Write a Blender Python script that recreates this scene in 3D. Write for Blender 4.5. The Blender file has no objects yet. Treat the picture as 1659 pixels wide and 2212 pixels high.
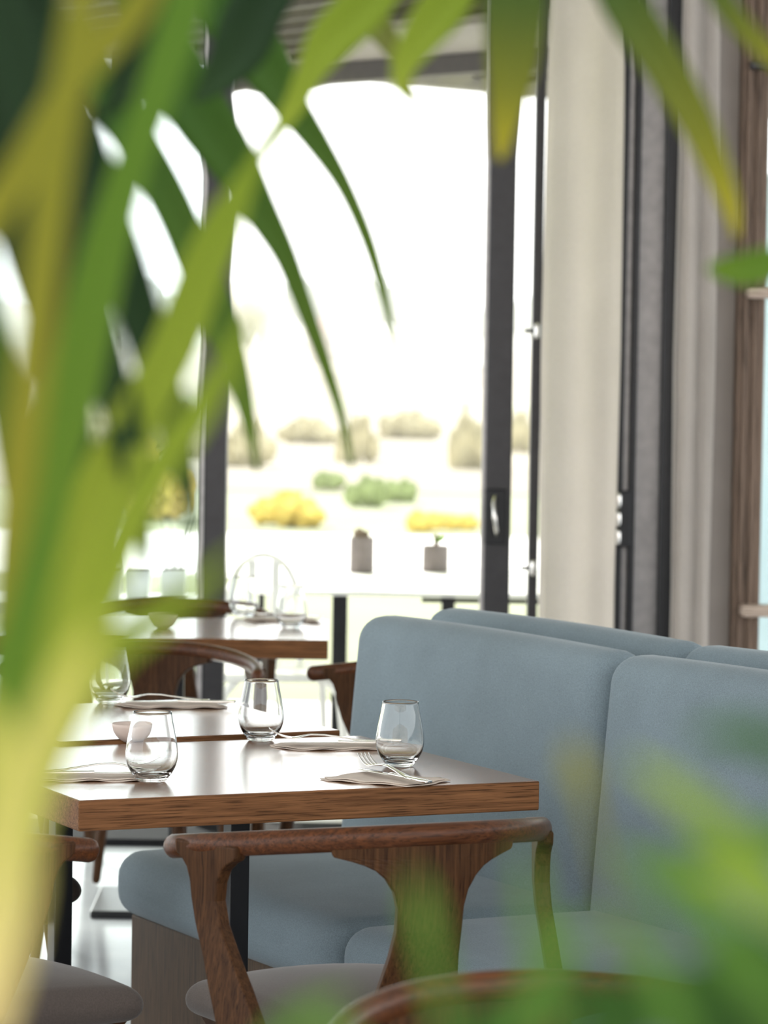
import bpy, bmesh, math, random
from mathutils import Vector, Matrix
random.seed(7)
SC = bpy.context.scene
COL = SC.collection
PI = math.pi

# ------------------------------------------------------------------ camera
F_PX = 7200.0
CAM_Z = 1.44
PITCH = math.radians(2.434)
ROLL = math.radians(0.9)
fw = Vector((0, math.cos(PITCH), -math.sin(PITCH)))
r0 = Vector((1, 0, 0)); u0 = Vector((0, math.sin(PITCH), math.cos(PITCH)))
cr = math.cos(ROLL) * r0 + math.sin(ROLL) * u0
cu = -math.sin(ROLL) * r0 + math.cos(ROLL) * u0
camd = bpy.data.cameras.new('camera'); cam = bpy.data.objects.new('camera', camd); COL.objects.link(cam)
camd.sensor_fit = 'HORIZONTAL'; camd.sensor_width = 24.0
camd.lens = F_PX / 1659.0 * 24.0
cam.matrix_world = Matrix(((cr.x, cu.x, -fw.x, 0), (cr.y, cu.y, -fw.y, 0), (cr.z, cu.z, -fw.z, CAM_Z), (0, 0, 0, 1)))
camd.clip_start = 0.05; camd.clip_end = 3000
camd.dof.use_dof = True
camd.dof.focus_distance = 5.65
camd.dof.aperture_fstop = 5.2
SC.camera = cam

# ------------------------------------------------------------------ world, sun, exposure
SC.view_settings.view_transform = 'Standard'
SC.view_settings.look = 'None'
SC.view_settings.gamma = 1.0
SC.view_settings.use_curve_mapping = False
SC.view_settings.exposure = 0.55
w = bpy.data.worlds.new('overcast_sky'); SC.world = w; w.use_nodes = True
bg = w.node_tree.nodes['Background']
bg.inputs['Color'].default_value = (0.94, 0.98, 1.0, 1)
bg.inputs['Strength'].default_value = 2.0
sd = bpy.data.lights.new('sun', 'SUN'); so = bpy.data.objects.new('sun', sd); COL.objects.link(so)
sd.energy = 8.0; sd.angle = math.radians(3); sd.color = (1.0, 0.95, 0.85)
so.rotation_euler = Vector((0.42, -0.90, -0.60)).to_track_quat('-Z', 'Y').to_euler()
SC.cycles.max_bounces = 14
SC.cycles.transmission_bounces = 12
SC.cycles.transparent_max_bounces = 12
SC.cycles.use_denoising = True

def at(px, py, d):
    """the world point that lies d metres into the room along the photo's ray"""
    v = fw + (px - 829.5) / F_PX * cr - (py - 1106.0) / F_PX * cu
    v = v * (d / v.y)
    return Vector((v.x, v.y, v.z + CAM_Z))
def at_z(px, py, z):
    v = fw + (px - 829.5) / F_PX * cr - (py - 1106.0) / F_PX * cu
    t = (z - CAM_Z) / v.z
    return Vector((v.x * t, v.y * t, z))

# ------------------------------------------------------------------ materials
def new_mat(name):
    m = bpy.data.materials.new(name); m.use_nodes = True
    nt = m.node_tree
    return m, nt, nt.nodes['Principled BSDF']
def nd(nt, typ, **kw):
    n = nt.nodes.new(typ)
    for k, v in kw.items(): setattr(n, k, v)
    return n
def ramp(nt, stops):
    r = nd(nt, 'ShaderNodeValToRGB')
    el = r.color_ramp.elements
    while len(el) < len(stops): el.new(0.5)
    for e, (p, c) in zip(el, stops):
        e.position = p; e.color = (c[0], c[1], c[2], 1)
    return r
def plain(name, col, rough=0.5, metal=0.0, var=0.12, scale=30, spec=None, bump=0.0):
    m, nt, b = new_mat(name)
    tc = nd(nt, 'ShaderNodeTexCoord')
    nz = nd(nt, 'ShaderNodeTexNoise'); nz.inputs['Scale'].default_value = scale; nz.inputs['Detail'].default_value = 4
    nt.links.new(tc.outputs['Object'], nz.inputs['Vector'])
    rp = ramp(nt, [(0.3, [c * (1 - var) for c in col]), (0.7, [min(1, c * (1 + var)) for c in col])])
    nt.links.new(nz.outputs['Fac'], rp.inputs['Fac'])
    nt.links.new(rp.outputs['Color'], b.inputs['Base Color'])
    b.inputs['Roughness'].default_value = rough
    b.inputs['Metallic'].default_value = metal
    if spec is not None: b.inputs['Specular IOR Level'].default_value = spec
    if bump:
        bp = nd(nt, 'ShaderNodeBump'); bp.inputs['Strength'].default_value = bump; bp.inputs['Distance'].default_value = 0.002
        nt.links.new(nz.outputs['Fac'], bp.inputs['Height']); nt.links.new(bp.outputs['Normal'], b.inputs['Normal'])
    return m
def wood(name, light, dark, axis=0, rough=0.4, coat=0.0, scale=1.0, coat_ior=1.5, spec=0.4):
    m, nt, b = new_mat(name); b.inputs['Specular IOR Level'].default_value = spec
    tc = nd(nt, 'ShaderNodeTexCoord')
    mp = nd(nt, 'ShaderNodeMapping')
    s = [170 * scale, 170 * scale, 170 * scale]; s[axis] = 5.0 * scale
    mp.inputs['Scale'].default_value = s
    nt.links.new(tc.outputs['Object'], mp.inputs['Vector'])
    n1 = nd(nt, 'ShaderNodeTexNoise'); n1.inputs['Scale'].default_value = 1.0; n1.inputs['Detail'].default_value = 6; n1.inputs['Roughness'].default_value = 0.65
    nt.links.new(mp.outputs['Vector'], n1.inputs['Vector'])
    n2 = nd(nt, 'ShaderNodeTexNoise'); n2.inputs['Scale'].default_value = 2.6; n2.inputs['Detail'].default_value = 3
    nt.links.new(mp.outputs['Vector'], n2.inputs['Vector'])
    mid = [(a + c) / 2 for a, c in zip(light, dark)]
    rp = ramp(nt, [(0.32, dark), (0.5, mid), (0.66, light)])
    nt.links.new(n1.outputs['Fac'], rp.inputs['Fac'])
    pore = ramp(nt, [(0.36, (0.35, 0.33, 0.3)), (0.46, (1, 1, 1))])
    nt.links.new(n2.outputs['Fac'], pore.inputs['Fac'])
    mx = nd(nt, 'ShaderNodeMix', data_type='RGBA', blend_type='MULTIPLY'); mx.inputs['Factor'].default_value = 0.9
    nt.links.new(rp.outputs['Color'], mx.inputs['A']); nt.links.new(pore.outputs['Color'], mx.inputs['B'])
    nt.links.new(mx.outputs['Result'], b.inputs['Base Color'])
    b.inputs['Roughness'].default_value = rough
    bp = nd(nt, 'ShaderNodeBump'); bp.inputs['Strength'].default_value = 0.12; bp.inputs['Distance'].default_value = 0.0008
    nt.links.new(n2.outputs['Fac'], bp.inputs['Height']); nt.links.new(bp.outputs['Normal'], b.inputs['Normal'])
    if coat:
        b.inputs['Coat Weight'].default_value = coat; b.inputs['Coat Roughness'].default_value = 0.17; b.inputs['Coat IOR'].default_value = coat_ior
    return m
def fabric(name, col, scale=1.0, rough=0.9, sheen=0.4):
    m, nt, b = new_mat(name)
    tc = nd(nt, 'ShaderNodeTexCoord')
    n1 = nd(nt, 'ShaderNodeTexNoise'); n1.inputs['Scale'].default_value = 5; n1.inputs['Detail'].default_value = 3
    n2 = nd(nt, 'ShaderNodeTexNoise'); n2.inputs['Scale'].default_value = 420 * scale; n2.inputs['Detail'].default_value = 2
    for n in (n1, n2): nt.links.new(tc.outputs['Object'], n.inputs['Vector'])
    r1 = ramp(nt, [(0.3, [c * 0.9 for c in col]), (0.7, [c * 1.08 for c in col])])
    nt.links.new(n1.outputs['Fac'], r1.inputs['Fac'])
    r2 = ramp(nt, [(0.3, (0.72, 0.72, 0.72)), (0.7, (1, 1, 1))])
    nt.links.new(n2.outputs['Fac'], r2.inputs['Fac'])
    mx = nd(nt, 'ShaderNodeMix', data_type='RGBA', blend_type='MULTIPLY'); mx.inputs['Factor'].default_value = 1.0
    nt.links.new(r1.outputs['Color'], mx.inputs['A']); nt.links.new(r2.outputs['Color'], mx.inputs['B'])
    nt.links.new(mx.outputs['Result'], b.inputs['Base Color'])
    b.inputs['Roughness'].default_value = rough
    b.inputs['Sheen Weight'].default_value = sheen; b.inputs['Sheen Roughness'].default_value = 0.4
    bp = nd(nt, 'ShaderNodeBump'); bp.inputs['Strength'].default_value = 0.35; bp.inputs['Distance'].default_value = 0.001
    nt.links.new(n2.outputs['Fac'], bp.inputs['Height']); nt.links.new(bp.outputs['Normal'], b.inputs['Normal'])
    return m
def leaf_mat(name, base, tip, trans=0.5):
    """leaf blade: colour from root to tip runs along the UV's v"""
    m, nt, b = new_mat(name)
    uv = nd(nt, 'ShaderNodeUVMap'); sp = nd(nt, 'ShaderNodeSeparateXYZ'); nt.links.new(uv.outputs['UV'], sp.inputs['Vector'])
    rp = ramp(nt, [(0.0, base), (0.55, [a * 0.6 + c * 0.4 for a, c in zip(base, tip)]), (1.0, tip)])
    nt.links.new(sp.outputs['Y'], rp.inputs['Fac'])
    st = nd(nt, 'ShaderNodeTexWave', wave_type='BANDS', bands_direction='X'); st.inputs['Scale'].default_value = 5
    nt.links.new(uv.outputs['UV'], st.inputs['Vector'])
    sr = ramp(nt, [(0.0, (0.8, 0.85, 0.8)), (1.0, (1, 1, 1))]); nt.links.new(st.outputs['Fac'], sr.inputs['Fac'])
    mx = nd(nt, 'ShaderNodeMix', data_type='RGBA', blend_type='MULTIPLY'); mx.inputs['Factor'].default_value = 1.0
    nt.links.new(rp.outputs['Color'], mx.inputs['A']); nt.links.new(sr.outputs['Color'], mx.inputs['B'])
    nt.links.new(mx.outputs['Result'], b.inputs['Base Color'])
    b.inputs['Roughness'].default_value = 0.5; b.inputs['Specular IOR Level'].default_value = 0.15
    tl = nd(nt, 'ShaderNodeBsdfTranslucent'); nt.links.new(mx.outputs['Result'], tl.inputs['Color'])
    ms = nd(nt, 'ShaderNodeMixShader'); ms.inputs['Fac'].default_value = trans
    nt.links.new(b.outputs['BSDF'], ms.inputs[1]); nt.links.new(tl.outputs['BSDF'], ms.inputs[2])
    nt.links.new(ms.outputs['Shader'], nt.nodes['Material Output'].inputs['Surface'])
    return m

M = {}
M['table_wood'] = wood('table_wood', (0.30, 0.118, 0.040), (0.12, 0.044, 0.014), axis=0, rough=0.5, coat=1.0, coat_ior=1.9)
M['table_edge'] = wood('table_edge', (0.25, 0.113, 0.046), (0.10, 0.042, 0.016), axis=0, rough=0.6, spec=0.15)
M['chair_wood'] = wood('chair_wood', (0.080, 0.035, 0.0135), (0.032, 0.013, 0.005), axis=2, rough=0.5, spec=0.12)
M['rail_wood'] = wood('rail_wood', (0.115, 0.039, 0.013), (0.042, 0.014, 0.005), axis=0, rough=0.36, coat=0.06, spec=0.2)
M['base_wood'] = wood('base_wood', (0.085, 0.052, 0.028), (0.05, 0.029, 0.016), axis=2, rough=0.6, spec=0.2)
M['blue'] = fabric('blue_upholstery', (0.200, 0.258, 0.294), sheen=0.12)
M['taupe'] = fabric('taupe_upholstery', (0.092, 0.072, 0.062), sheen=0.2)
M['black_metal'] = plain('black_metal', (0.012, 0.013, 0.016), 0.35, 0.3)
M['frame_metal'] = plain('dark_window_frame', (0.035, 0.034, 0.038), 0.4, 0.2)
M['threshold'] = plain('matt_black_threshold', (0.02, 0.02, 0.022), 0.9, spec=0.05)
M['grey_metal'] = plain('grey_aluminium', (0.42, 0.40, 0.40), 0.4, 0.3)
M['steel'] = plain('polished_steel', (0.8, 0.78, 0.75), 0.16, 1.0, var=0.03)
M['napkin'] = plain('napkin_paper', (0.58, 0.49, 0.42), 0.9, var=0.05, scale=60, bump=0.2)
M['bowl'] = plain('bowl_ceramic', (0.62, 0.51, 0.45), 0.6, var=0.06)
M['curtain'] = fabric('curtain_linen', (0.76, 0.73, 0.685), scale=0.5, sheen=0.1)
_nt = M['curtain'].node_tree
_tl = nd(_nt, 'ShaderNodeBsdfTranslucent'); _tl.inputs['Color'].default_value = (0.94, 0.895, 0.86, 1)
_ms = nd(_nt, 'ShaderNodeMixShader'); _ms.inputs['Fac'].default_value = 0.72
_nt.links.new(_nt.nodes['Principled BSDF'].outputs['BSDF'], _ms.inputs[1]); _nt.links.new(_tl.outputs['BSDF'], _ms.inputs[2])
_nt.links.new(_ms.outputs['Shader'], _nt.nodes['Material Output'].inputs['Surface'])
M['post_wood'] = wood('post_wood', (0.24, 0.165, 0.12), (0.13, 0.085, 0.06), axis=2, rough=0.55, scale=0.5)
M['ledge_wood'] = wood('ledge_wood', (0.58, 0.46, 0.38), (0.42, 0.32, 0.25), axis=0, rough=0.5, scale=0.5)
M['plaster'] = plain('wall_plaster', (0.46, 0.42, 0.39), 0.85, var=0.05, scale=8)
M['ceiling'] = plain('ceiling_plaster', (0.62, 0.6, 0.57), 0.9, var=0.04)
M['pergola'] = plain('pergola_timber', (0.06, 0.052, 0.047), 0.6)
M['soffit'] = plain('soffit_board', (0.22, 0.20, 0.185), 0.7)
M['white'] = plain('white_lacquer', (0.84, 0.85, 0.85), 0.35, var=0.03)
M['white_wire'] = plain('white_chair_paint', (0.86, 0.86, 0.84), 0.4, var=0.03)
M['pot'] = plain('grey_pot', (0.20, 0.17, 0.165), 0.75, var=0.1)
M['terrace'] = plain('terrace_paving', (0.62, 0.61, 0.59), 0.7, var=0.06, scale=3)
M['path'] = plain('white_gravel_path', (0.80, 0.78, 0.74), 0.9, var=0.05, scale=4)
M['cactus'] = plain('brownish_cactus', (0.20, 0.15, 0.11), 0.8, var=0.2)
M['soil'] = plain('soil', (0.05, 0.035, 0.025), 0.95)
M['terracotta'] = plain('planter_clay', (0.32, 0.16, 0.09), 0.8)
M['stalk'] = plain('green_stalk', (0.13, 0.22, 0.05), 0.6)
M['meadow'] = plain('dry_meadow', (0.215, 0.19, 0.135), 0.95, var=0.28, scale=0.25)
M['hill'] = plain('wooded_hill', (0.15, 0.155, 0.12), 0.95, var=0.3, scale=0.05)
M['lawn'] = plain('sunny_lawn', (0.205, 0.225, 0.125), 0.95, var=0.1, scale=0.6)
M['shrub_yellow'] = plain('yellow_shrub', (0.58, 0.43, 0.10), 0.95, var=0.35, scale=5)
M['shrub_pale'] = plain('pale_shrub', (0.40, 0.36, 0.22), 0.95, var=0.3, scale=3)
M['shrub_green'] = plain('green_shrub', (0.24, 0.29, 0.12), 0.95, var=0.35, scale=5)
M['tree_far'] = plain('far_tree', (0.12, 0.17, 0.15), 0.95, var=0.2, scale=0.3)
M['trunk'] = plain('trunk_bark', (0.2, 0.15, 0.11), 0.9)
M['tent'] = plain('white_canvas', (0.86, 0.86, 0.86), 0.8, var=0.02)
M['red'] = plain('red_cloth', (0.62, 0.33, 0.30), 0.8)
M['house'] = plain('pale_render', (0.50, 0.42, 0.37), 0.85)
M['rooftile'] = plain('brown_rooftile', (0.30, 0.19, 0.16), 0.85)
# floor: large glossy grey tiles
m, nt, b = new_mat('polished_floor'); M['floor'] = m
tc = nd(nt, 'ShaderNodeTexCoord'); bk = nd(nt, 'ShaderNodeTexNoise'); bk.inputs['Scale'].default_value = 2.5; bk.inputs['Detail'].default_value = 5
nt.links.new(tc.outputs['Object'], bk.inputs['Vector'])
rp = ramp(nt, [(0.3, (0.34, 0.36, 0.39)), (0.7, (0.44, 0.46, 0.48))]); nt.links.new(bk.outputs['Fac'], rp.inputs['Fac'])
nt.links.new(rp.outputs['Color'], b.inputs['Base Color']); b.inputs['Roughness'].default_value = 0.16
# clear glass
m, nt, b = new_mat('clear_glass'); M['glass'] = m
b.inputs['Transmission Weight'].default_value = 1.0; b.inputs['Roughness'].default_value = 0.0; b.inputs['IOR'].default_value = 1.45
b.inputs['Base Color'].default_value = (0.99, 1.0, 0.995, 1)
# window pane: thin clear sheet
m, nt, b = new_mat('window_pane'); M['pane'] = m
gl = nd(nt, 'ShaderNodeBsdfGlossy'); gl.inputs['Roughness'].default_value = 0.02
tr = nd(nt, 'ShaderNodeBsdfTransparent'); tr.inputs['Color'].default_value = (0.93, 0.97, 0.98, 1)
fr = nd(nt, 'ShaderNodeFresnel'); fr.inputs['IOR'].default_value = 1.35
ms = nd(nt, 'ShaderNodeMixShader'); nt.links.new(fr.outputs['Fac'], ms.inputs['Fac'])
nt.links.new(tr.outputs['BSDF'], ms.inputs[1]); nt.links.new(gl.outputs['BSDF'], ms.inputs[2])
nt.links.new(ms.outputs['Shader'], nt.nodes['Material Output'].inputs['Surface'])
# frosted green roof sheet
m, nt, b = new_mat('green_roof_sheet'); M['sheet'] = m
b.inputs['Base Color'].default_value = (0.60, 0.62, 0.38, 1); b.inputs['Roughness'].default_value = 0.6
tl = nd(nt, 'ShaderNodeBsdfTranslucent'); tl.inputs['Color'].default_value = (0.68, 0.70, 0.46, 1)
ms = nd(nt, 'ShaderNodeMixShader'); ms.inputs['Fac'].default_value = 0.8
nt.links.new(b.outputs['BSDF'], ms.inputs[1]); nt.links.new(tl.outputs['BSDF'], ms.inputs[2])
nt.links.new(ms.outputs['Shader'], nt.nodes['Material Output'].inputs['Surface'])

LEAF = {
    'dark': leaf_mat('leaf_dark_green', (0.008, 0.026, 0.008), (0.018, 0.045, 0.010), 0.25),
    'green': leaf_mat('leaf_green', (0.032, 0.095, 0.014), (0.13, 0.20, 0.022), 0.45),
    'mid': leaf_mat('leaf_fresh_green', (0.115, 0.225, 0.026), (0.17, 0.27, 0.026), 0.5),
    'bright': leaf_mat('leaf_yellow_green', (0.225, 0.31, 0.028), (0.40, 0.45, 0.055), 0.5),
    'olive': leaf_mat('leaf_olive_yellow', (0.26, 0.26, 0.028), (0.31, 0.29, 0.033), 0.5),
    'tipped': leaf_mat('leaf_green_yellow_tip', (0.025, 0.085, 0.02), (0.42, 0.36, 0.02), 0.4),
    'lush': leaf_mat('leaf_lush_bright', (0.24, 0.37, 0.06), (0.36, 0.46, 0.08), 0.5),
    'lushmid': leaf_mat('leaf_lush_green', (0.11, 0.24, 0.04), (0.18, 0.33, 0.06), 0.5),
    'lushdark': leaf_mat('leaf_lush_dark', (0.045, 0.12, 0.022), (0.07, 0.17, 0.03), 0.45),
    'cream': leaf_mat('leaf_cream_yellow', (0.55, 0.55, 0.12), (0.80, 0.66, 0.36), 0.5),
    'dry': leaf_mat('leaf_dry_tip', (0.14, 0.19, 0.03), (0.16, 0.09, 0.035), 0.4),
}

# ------------------------------------------------------------------ geometry helpers
def link(name, me, mat=None, parent=None, smooth=False, loc=None):
    if mat is not None: me.materials.append(mat)
    if smooth:
        for p in me.polygons: p.use_smooth = True
    o = bpy.data.objects.new(name, me); COL.objects.link(o)
    if parent is not None: o.parent = parent
    if loc is not None: o.location = loc
    return o
def pyd(name, verts, faces, mat, parent=None, smooth=False, loc=None, bevel=0.0, seg=2, fix=True):
    me = bpy.data.meshes.new(name); me.from_pydata([tuple(v) for v in verts], [], faces); me.update()
    if fix:
        bm = bmesh.new(); bm.from_mesh(me); bmesh.ops.recalc_face_normals(bm, faces=bm.faces); bm.to_mesh(me); bm.free()
    o = link(name, me, mat, parent, smooth, loc)
    if bevel:
        md = o.modifiers.new('bevel', 'BEVEL'); md.width = bevel; md.segments = seg; md.limit_method = 'ANGLE'; md.angle_limit = math.radians(40)
    return o
BOXF = [(0, 3, 2, 1), (4, 5, 6, 7), (0, 1, 5, 4), (1, 2, 6, 5), (2, 3, 7, 6), (3, 0, 4, 7)]
def boxv(x0, x1, y0, y1, z0, z1):
    return [(x0, y0, z0), (x1, y0, z0), (x1, y1, z0), (x0, y1, z0), (x0, y0, z1), (x1, y0, z1), (x1, y1, z1), (x0, y1, z1)]
def box(name, x0, x1, y0, y1, z0, z1, mat, parent=None, bevel=0.0, seg=2, loc=None):
    return pyd(name, boxv(x0, x1, y0, y1, z0, z1), BOXF, mat, parent, bevel=bevel, seg=seg, loc=loc)
def boxes(name, L, mat, parent=None, bevel=0.0):
    V, Fc = [], []
    for bx in L:
        n = len(V); V += boxv(*bx); Fc += [tuple(i + n for i in f) for f in BOXF]
    return pyd(name, V, Fc, mat, parent, bevel=bevel)
def lathe(name, prof, mat, parent=None, n=40, smooth=True, loc=None, closed=False):
    V, Fc = [], []
    for (r, z) in prof:
        for k in range(n):
            a = 2 * PI * k / n; V.append((r * math.cos(a), r * math.sin(a), z))
    m_ = len(prof)
    for i in range(m_ - 1 + (1 if closed else 0)):
        j = (i + 1) % m_
        for k in range(n):
            k2 = (k + 1) % n
            Fc.append((i * n + k, i * n + k2, j * n + k2, j * n + k))
    if not closed:
        if prof[0][0] > 1e-6: Fc.append(tuple(range(n - 1, -1, -1)))
        if prof[-1][0] > 1e-6: Fc.append(tuple((m_ - 1) * n + k for k in range(n)))
    me = bpy.data.meshes.new(name); me.from_pydata(V, [], Fc)
    bm = bmesh.new(); bm.from_mesh(me); bmesh.ops.remove_doubles(bm, verts=bm.verts, dist=1e-6)
    bmesh.ops.recalc_face_normals(bm, faces=bm.faces); bm.to_mesh(me); bm.free()
    return link(name, me, mat, parent, smooth, loc)
def sweep(name, pts, ra, rb, mat, parent=None, n=14, caps=True, up=Vector((0, 0, 1)), smooth=True, taper=None, loc=None):
    """tube along pts; ra = half-size sideways, rb = half-size along 'up'; rounded ends"""
    pts = [Vector(p) for p in pts]
    V, Fc = [], []
    T = []
    for i in range(len(pts)):
        a = pts[max(0, i - 1)]; c = pts[min(len(pts) - 1, i + 1)]; T.append((c - a).normalized())
    rows = []
    for i, p in enumerate(pts):
        s = taper[i] if taper else 1.0
        rows.append((p, T[i], s))
    if caps:
        cap = []
        r = min(ra, rb)
        s0 = rows[0][2]; s1 = rows[-1][2]
        st = [(rows[0][0] - T[0] * r * s0 * math.cos(a), T[0], max(0.02, math.sin(a)) * s0) for a in (0.0, 0.5, 1.0)]
        en = [(rows[-1][0] + T[-1] * r * s1 * math.cos(a), T[-1], max(0.02, math.sin(a)) * s1) for a in (1.0, 0.5, 0.0)]
        rows = st + rows + en
    for (p, t, s) in rows:
        sd_ = t.cross(up)
        if sd_.length < 1e-4: sd_ = t.cross(Vector((0, 1, 0)))
        sd_.normalize(); up2 = sd_.cross(t).normalized()
        for k in range(n):
            a = 2 * PI * k / n
            V.append(p + sd_ * ra * s * math.cos(a) + up2 * rb * s * math.sin(a))
    for i in range(len(rows) - 1):
        for k in range(n):
            k2 = (k + 1) % n
            Fc.append((i * n + k, i * n + k2, (i + 1) * n + k2, (i + 1) * n + k))
    Fc.append(tuple(range(n))); Fc.append(tuple((len(rows) - 1) * n + k for k in range(n)))
    return pyd(name, V, Fc, mat, parent, smooth, loc)
def rbox(name, sx, sy, sz, r, mat, parent=None, loc=(0, 0, 0), rot=None, puff=(0, 0, 0), warp=None, inner=8, rs=5):
    """rounded cushion block, optionally puffed and warped"""
    def samples(h):
        rr = min(r, h * 0.98)
        a = [-h + rr * (1 - math.cos(PI / 2 * i / rs)) for i in range(rs)]
        b_ = [-h + rr + (2 * h - 2 * rr) * i / inner for i in range(inner + 1)]
        c = [-x for x in reversed(a)]
        return a + b_ + c
    H = (sx / 2, sy / 2, sz / 2)
    S = [samples(h) for h in H]
    vid = {}; V = []; Fc = []
    def put(i, j, k):
        key = (i, j, k)
        if key not in vid:
            p = [S[0][i], S[1][j], S[2][k]]
            q = [max(-(h - min(r, h * .98)), min(h - min(r, h * .98), x)) for x, h in zip(p, H)]
            d = Vector([a - b_ for a, b_ in zip(p, q)])
            if d.length > 1e-9: d = d.normalized() * min(r, min(H) * 0.98)
            x, y, z = q[0] + d.x, q[1] + d.y, q[2] + d.z
            u, v, w_ = x / H[0], y / H[1], z / H[2]
            x += puff[0] * u * (1 - v * v) * (1 - w_ * w_)
            y += puff[1] * v * (1 - u * u) * (1 - w_ * w_)
            z += puff[2] * w_ * (1 - u * u) * (1 - v * v)
            p = Vector((x, y, z))
            if warp: p = warp(p)
            vid[key] = len(V); V.append(p)
        return vid[key]
    n = [len(s) for s in S]
    for ax in range(3):
        a1, a2 = [q for q in range(3) if q != ax]
        for side in (0, n[ax] - 1):
            for i in range(n[a1] - 1):
                for j in range(n[a2] - 1):
                    ids = []
                    for (di, dj) in ((0, 0), (1, 0), (1, 1), (0, 1)):
                        t = [0, 0, 0]; t[ax] = side; t[a1] = i + di; t[a2] = j + dj
                        ids.append(put(*t))
                    Fc.append(tuple(ids))
    o = pyd(name, V, Fc, mat, parent, True)
    o.location = loc
    if rot: o.rotation_euler = rot
    return o
def empty(name, loc, rz=0.0):
    o = bpy.data.objects.new(name, None); COL.objects.link(o); o.location = loc; o.rotation_euler = (0, 0, rz)
    o.empty_display_size = 0.1
    return o
def tag(o, label=None, cat=None, group=None, kind=None):
    if label: o['label'] = label
    if cat: o['category'] = cat
    if group: o['group'] = group
    if kind: o['kind'] = kind
    return o
def copy_tree(o, parent=None):
    c = o.copy(); COL.objects.link(c)
    if parent is not None: c.parent = parent
    for ch in list(o.children): copy_tree(ch, c)
    return c
def struct(o): o['kind'] = 'structure'; return o

# ------------------------------------------------------------------ the setting
WALL = 10.3
struct(box('floor', -6, 6, -2.0, WALL - 0.34, -0.1, 0.0, M['floor']))
struct(box('floor_terrace', -8, 8, WALL + 0.1, 14.6, -0.12, -0.02, M['terrace']))
struct(box('path', -14, 14, 23.5, 29.5, -0.1, -0.024, M['path']))
struct(box('ground_lawn', -220, 220, 14.6, 700, -0.3, -0.03, M['lawn']))
struct(box('ceiling', -6, 6, 2.5, WALL + 0.15, 2.95, 3.05, M['ceiling']))
struct(box('trim_threshold', -6, 1.0, WALL - 0.34, WALL + 0.1, -0.02, 0.022, M['threshold'], bevel=0.004))
struct(box('wall_back', -6, 6, -2.2, -2.0, 0, 3.0, M['plaster']))
struct(box('trim_header', -6, 6, WALL - 0.05, WALL + 0.05, 2.72, 2.95, M['frame_metal'], bevel=0.004))

def lat(px, d): return (px - 830) / F_PX * d
# left window: fixed mullion with an aluminium edge
wn = struct(empty('window_1', (lat(461, WALL), WALL, 0)))
box('mullion', -0.027, 0.041, -0.05, 0.05, 0.035, 2.72, M['frame_metal'], wn, bevel=0.004)
box('edge_strip', -0.041, -0.027, -0.055, 0.045, 0.035, 2.72, M['grey_metal'], wn, bevel=0.002)
box('gasket', -0.047, -0.041, -0.03, 0.03, 0.035, 2.72, M['black_metal'], wn)
box('left_stile', -1.62, -1.54, -0.04, 0.04, 0.035, 2.72, M['frame_metal'], wn, bevel=0.004)
box('pane', -1.54, -0.047, -0.004, 0.004, 0.06, 2.70, M['pane'], wn)
# open glazed door: closing stile with handle
dr = struct(empty('door_1', (lat(1072, WALL), WALL, 0)))
box('stile', -0.034, 0.045, -0.03, 0.03, 0.02, 2.72, M['frame_metal'], dr, bevel=0.005)
box('stile_edge', -0.047, -0.034, -0.026, 0.026, 0.02, 2.72, M['grey_metal'], dr, bevel=0.003)
hz = at(1070, 1115, WALL).z
hp = box('handle_plate', -0.036, 0.030, -0.045, -0.03, hz - 0.085, hz + 0.085, M['black_metal'], dr, bevel=0.005)
sweep('handle', [(-0.004, -0.05, hz + 0.062), (-0.008, -0.072, hz + 0.04), (-0.006, -0.08, hz), (0.0, -0.072, hz - 0.04), (0.0, -0.05, hz - 0.058)], 0.008, 0.008, M['steel'], hp)
# hanging stile of the same opening
dj = struct(empty('door_2', (lat(1152, WALL), WALL, 0)))
box('stile', -0.014, 0.016, -0.04, 0.04, 0.02, 2.72, M['frame_metal'], dj, bevel=0.004)
for py in (715, 1225):
    z = at(1150, py, WALL).z
    hg = sweep('hinge', [(0.0, -0.055, z - 0.016), (0.0, -0.055, z + 0.016)], 0.010, 0.010, M['steel'], dj, n=10)
    pin = sweep('hinge_pin', [(-0.032, -0.055, z), (-0.004, -0.055, z)], 0.006, 0.006, M['black_metal'], hg, n=8)
# folded door leaves stacked at the right of the opening
fd = struct(empty('door_3', (lat(1330, WALL), WALL, 0)))
def fx(px): return lat(px, WALL) - lat(1330, WALL)
box('leaf_edge', fx(1323), fx(1339), -0.12, 0.10, 0.02, 2.72, M['black_metal'], fd, bevel=0.003)
box('cover_strip', fx(1339), fx(1352), -0.10, 0.10, 0.02, 2.72, M['grey_metal'], fd, bevel=0.003)
box('leaf_edge', fx(1352), fx(1366), -0.12, 0.10, 0.02, 2.72, M['black_metal'], fd, bevel=0.003)
box('leaf_panel', fx(1366), fx(1420), -0.06, 0.08, 0.02, 2.72, M['grey_metal'], fd, bevel=0.004)
box('jamb', fx(1420), fx(1458), -0.13, 0.10, 0.02, 2.72, M['black_metal'], fd, bevel=0.004)
hz2 = at(1335, 1115, WALL).z
hb = box('hinge_block', fx(1333), fx(1356), -0.145, -0.12, hz2 - 0.088, hz2 + 0.085, M['black_metal'], fd, bevel=0.003)
for k in range(3):
    z = hz2 - 0.058 + k * 0.056
    sweep('knuckle', [(fx(1330), -0.15, z - 0.014), (fx(1330), -0.15, z + 0.014)], 0.009, 0.009, M['steel'], hb, n=10)
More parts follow.
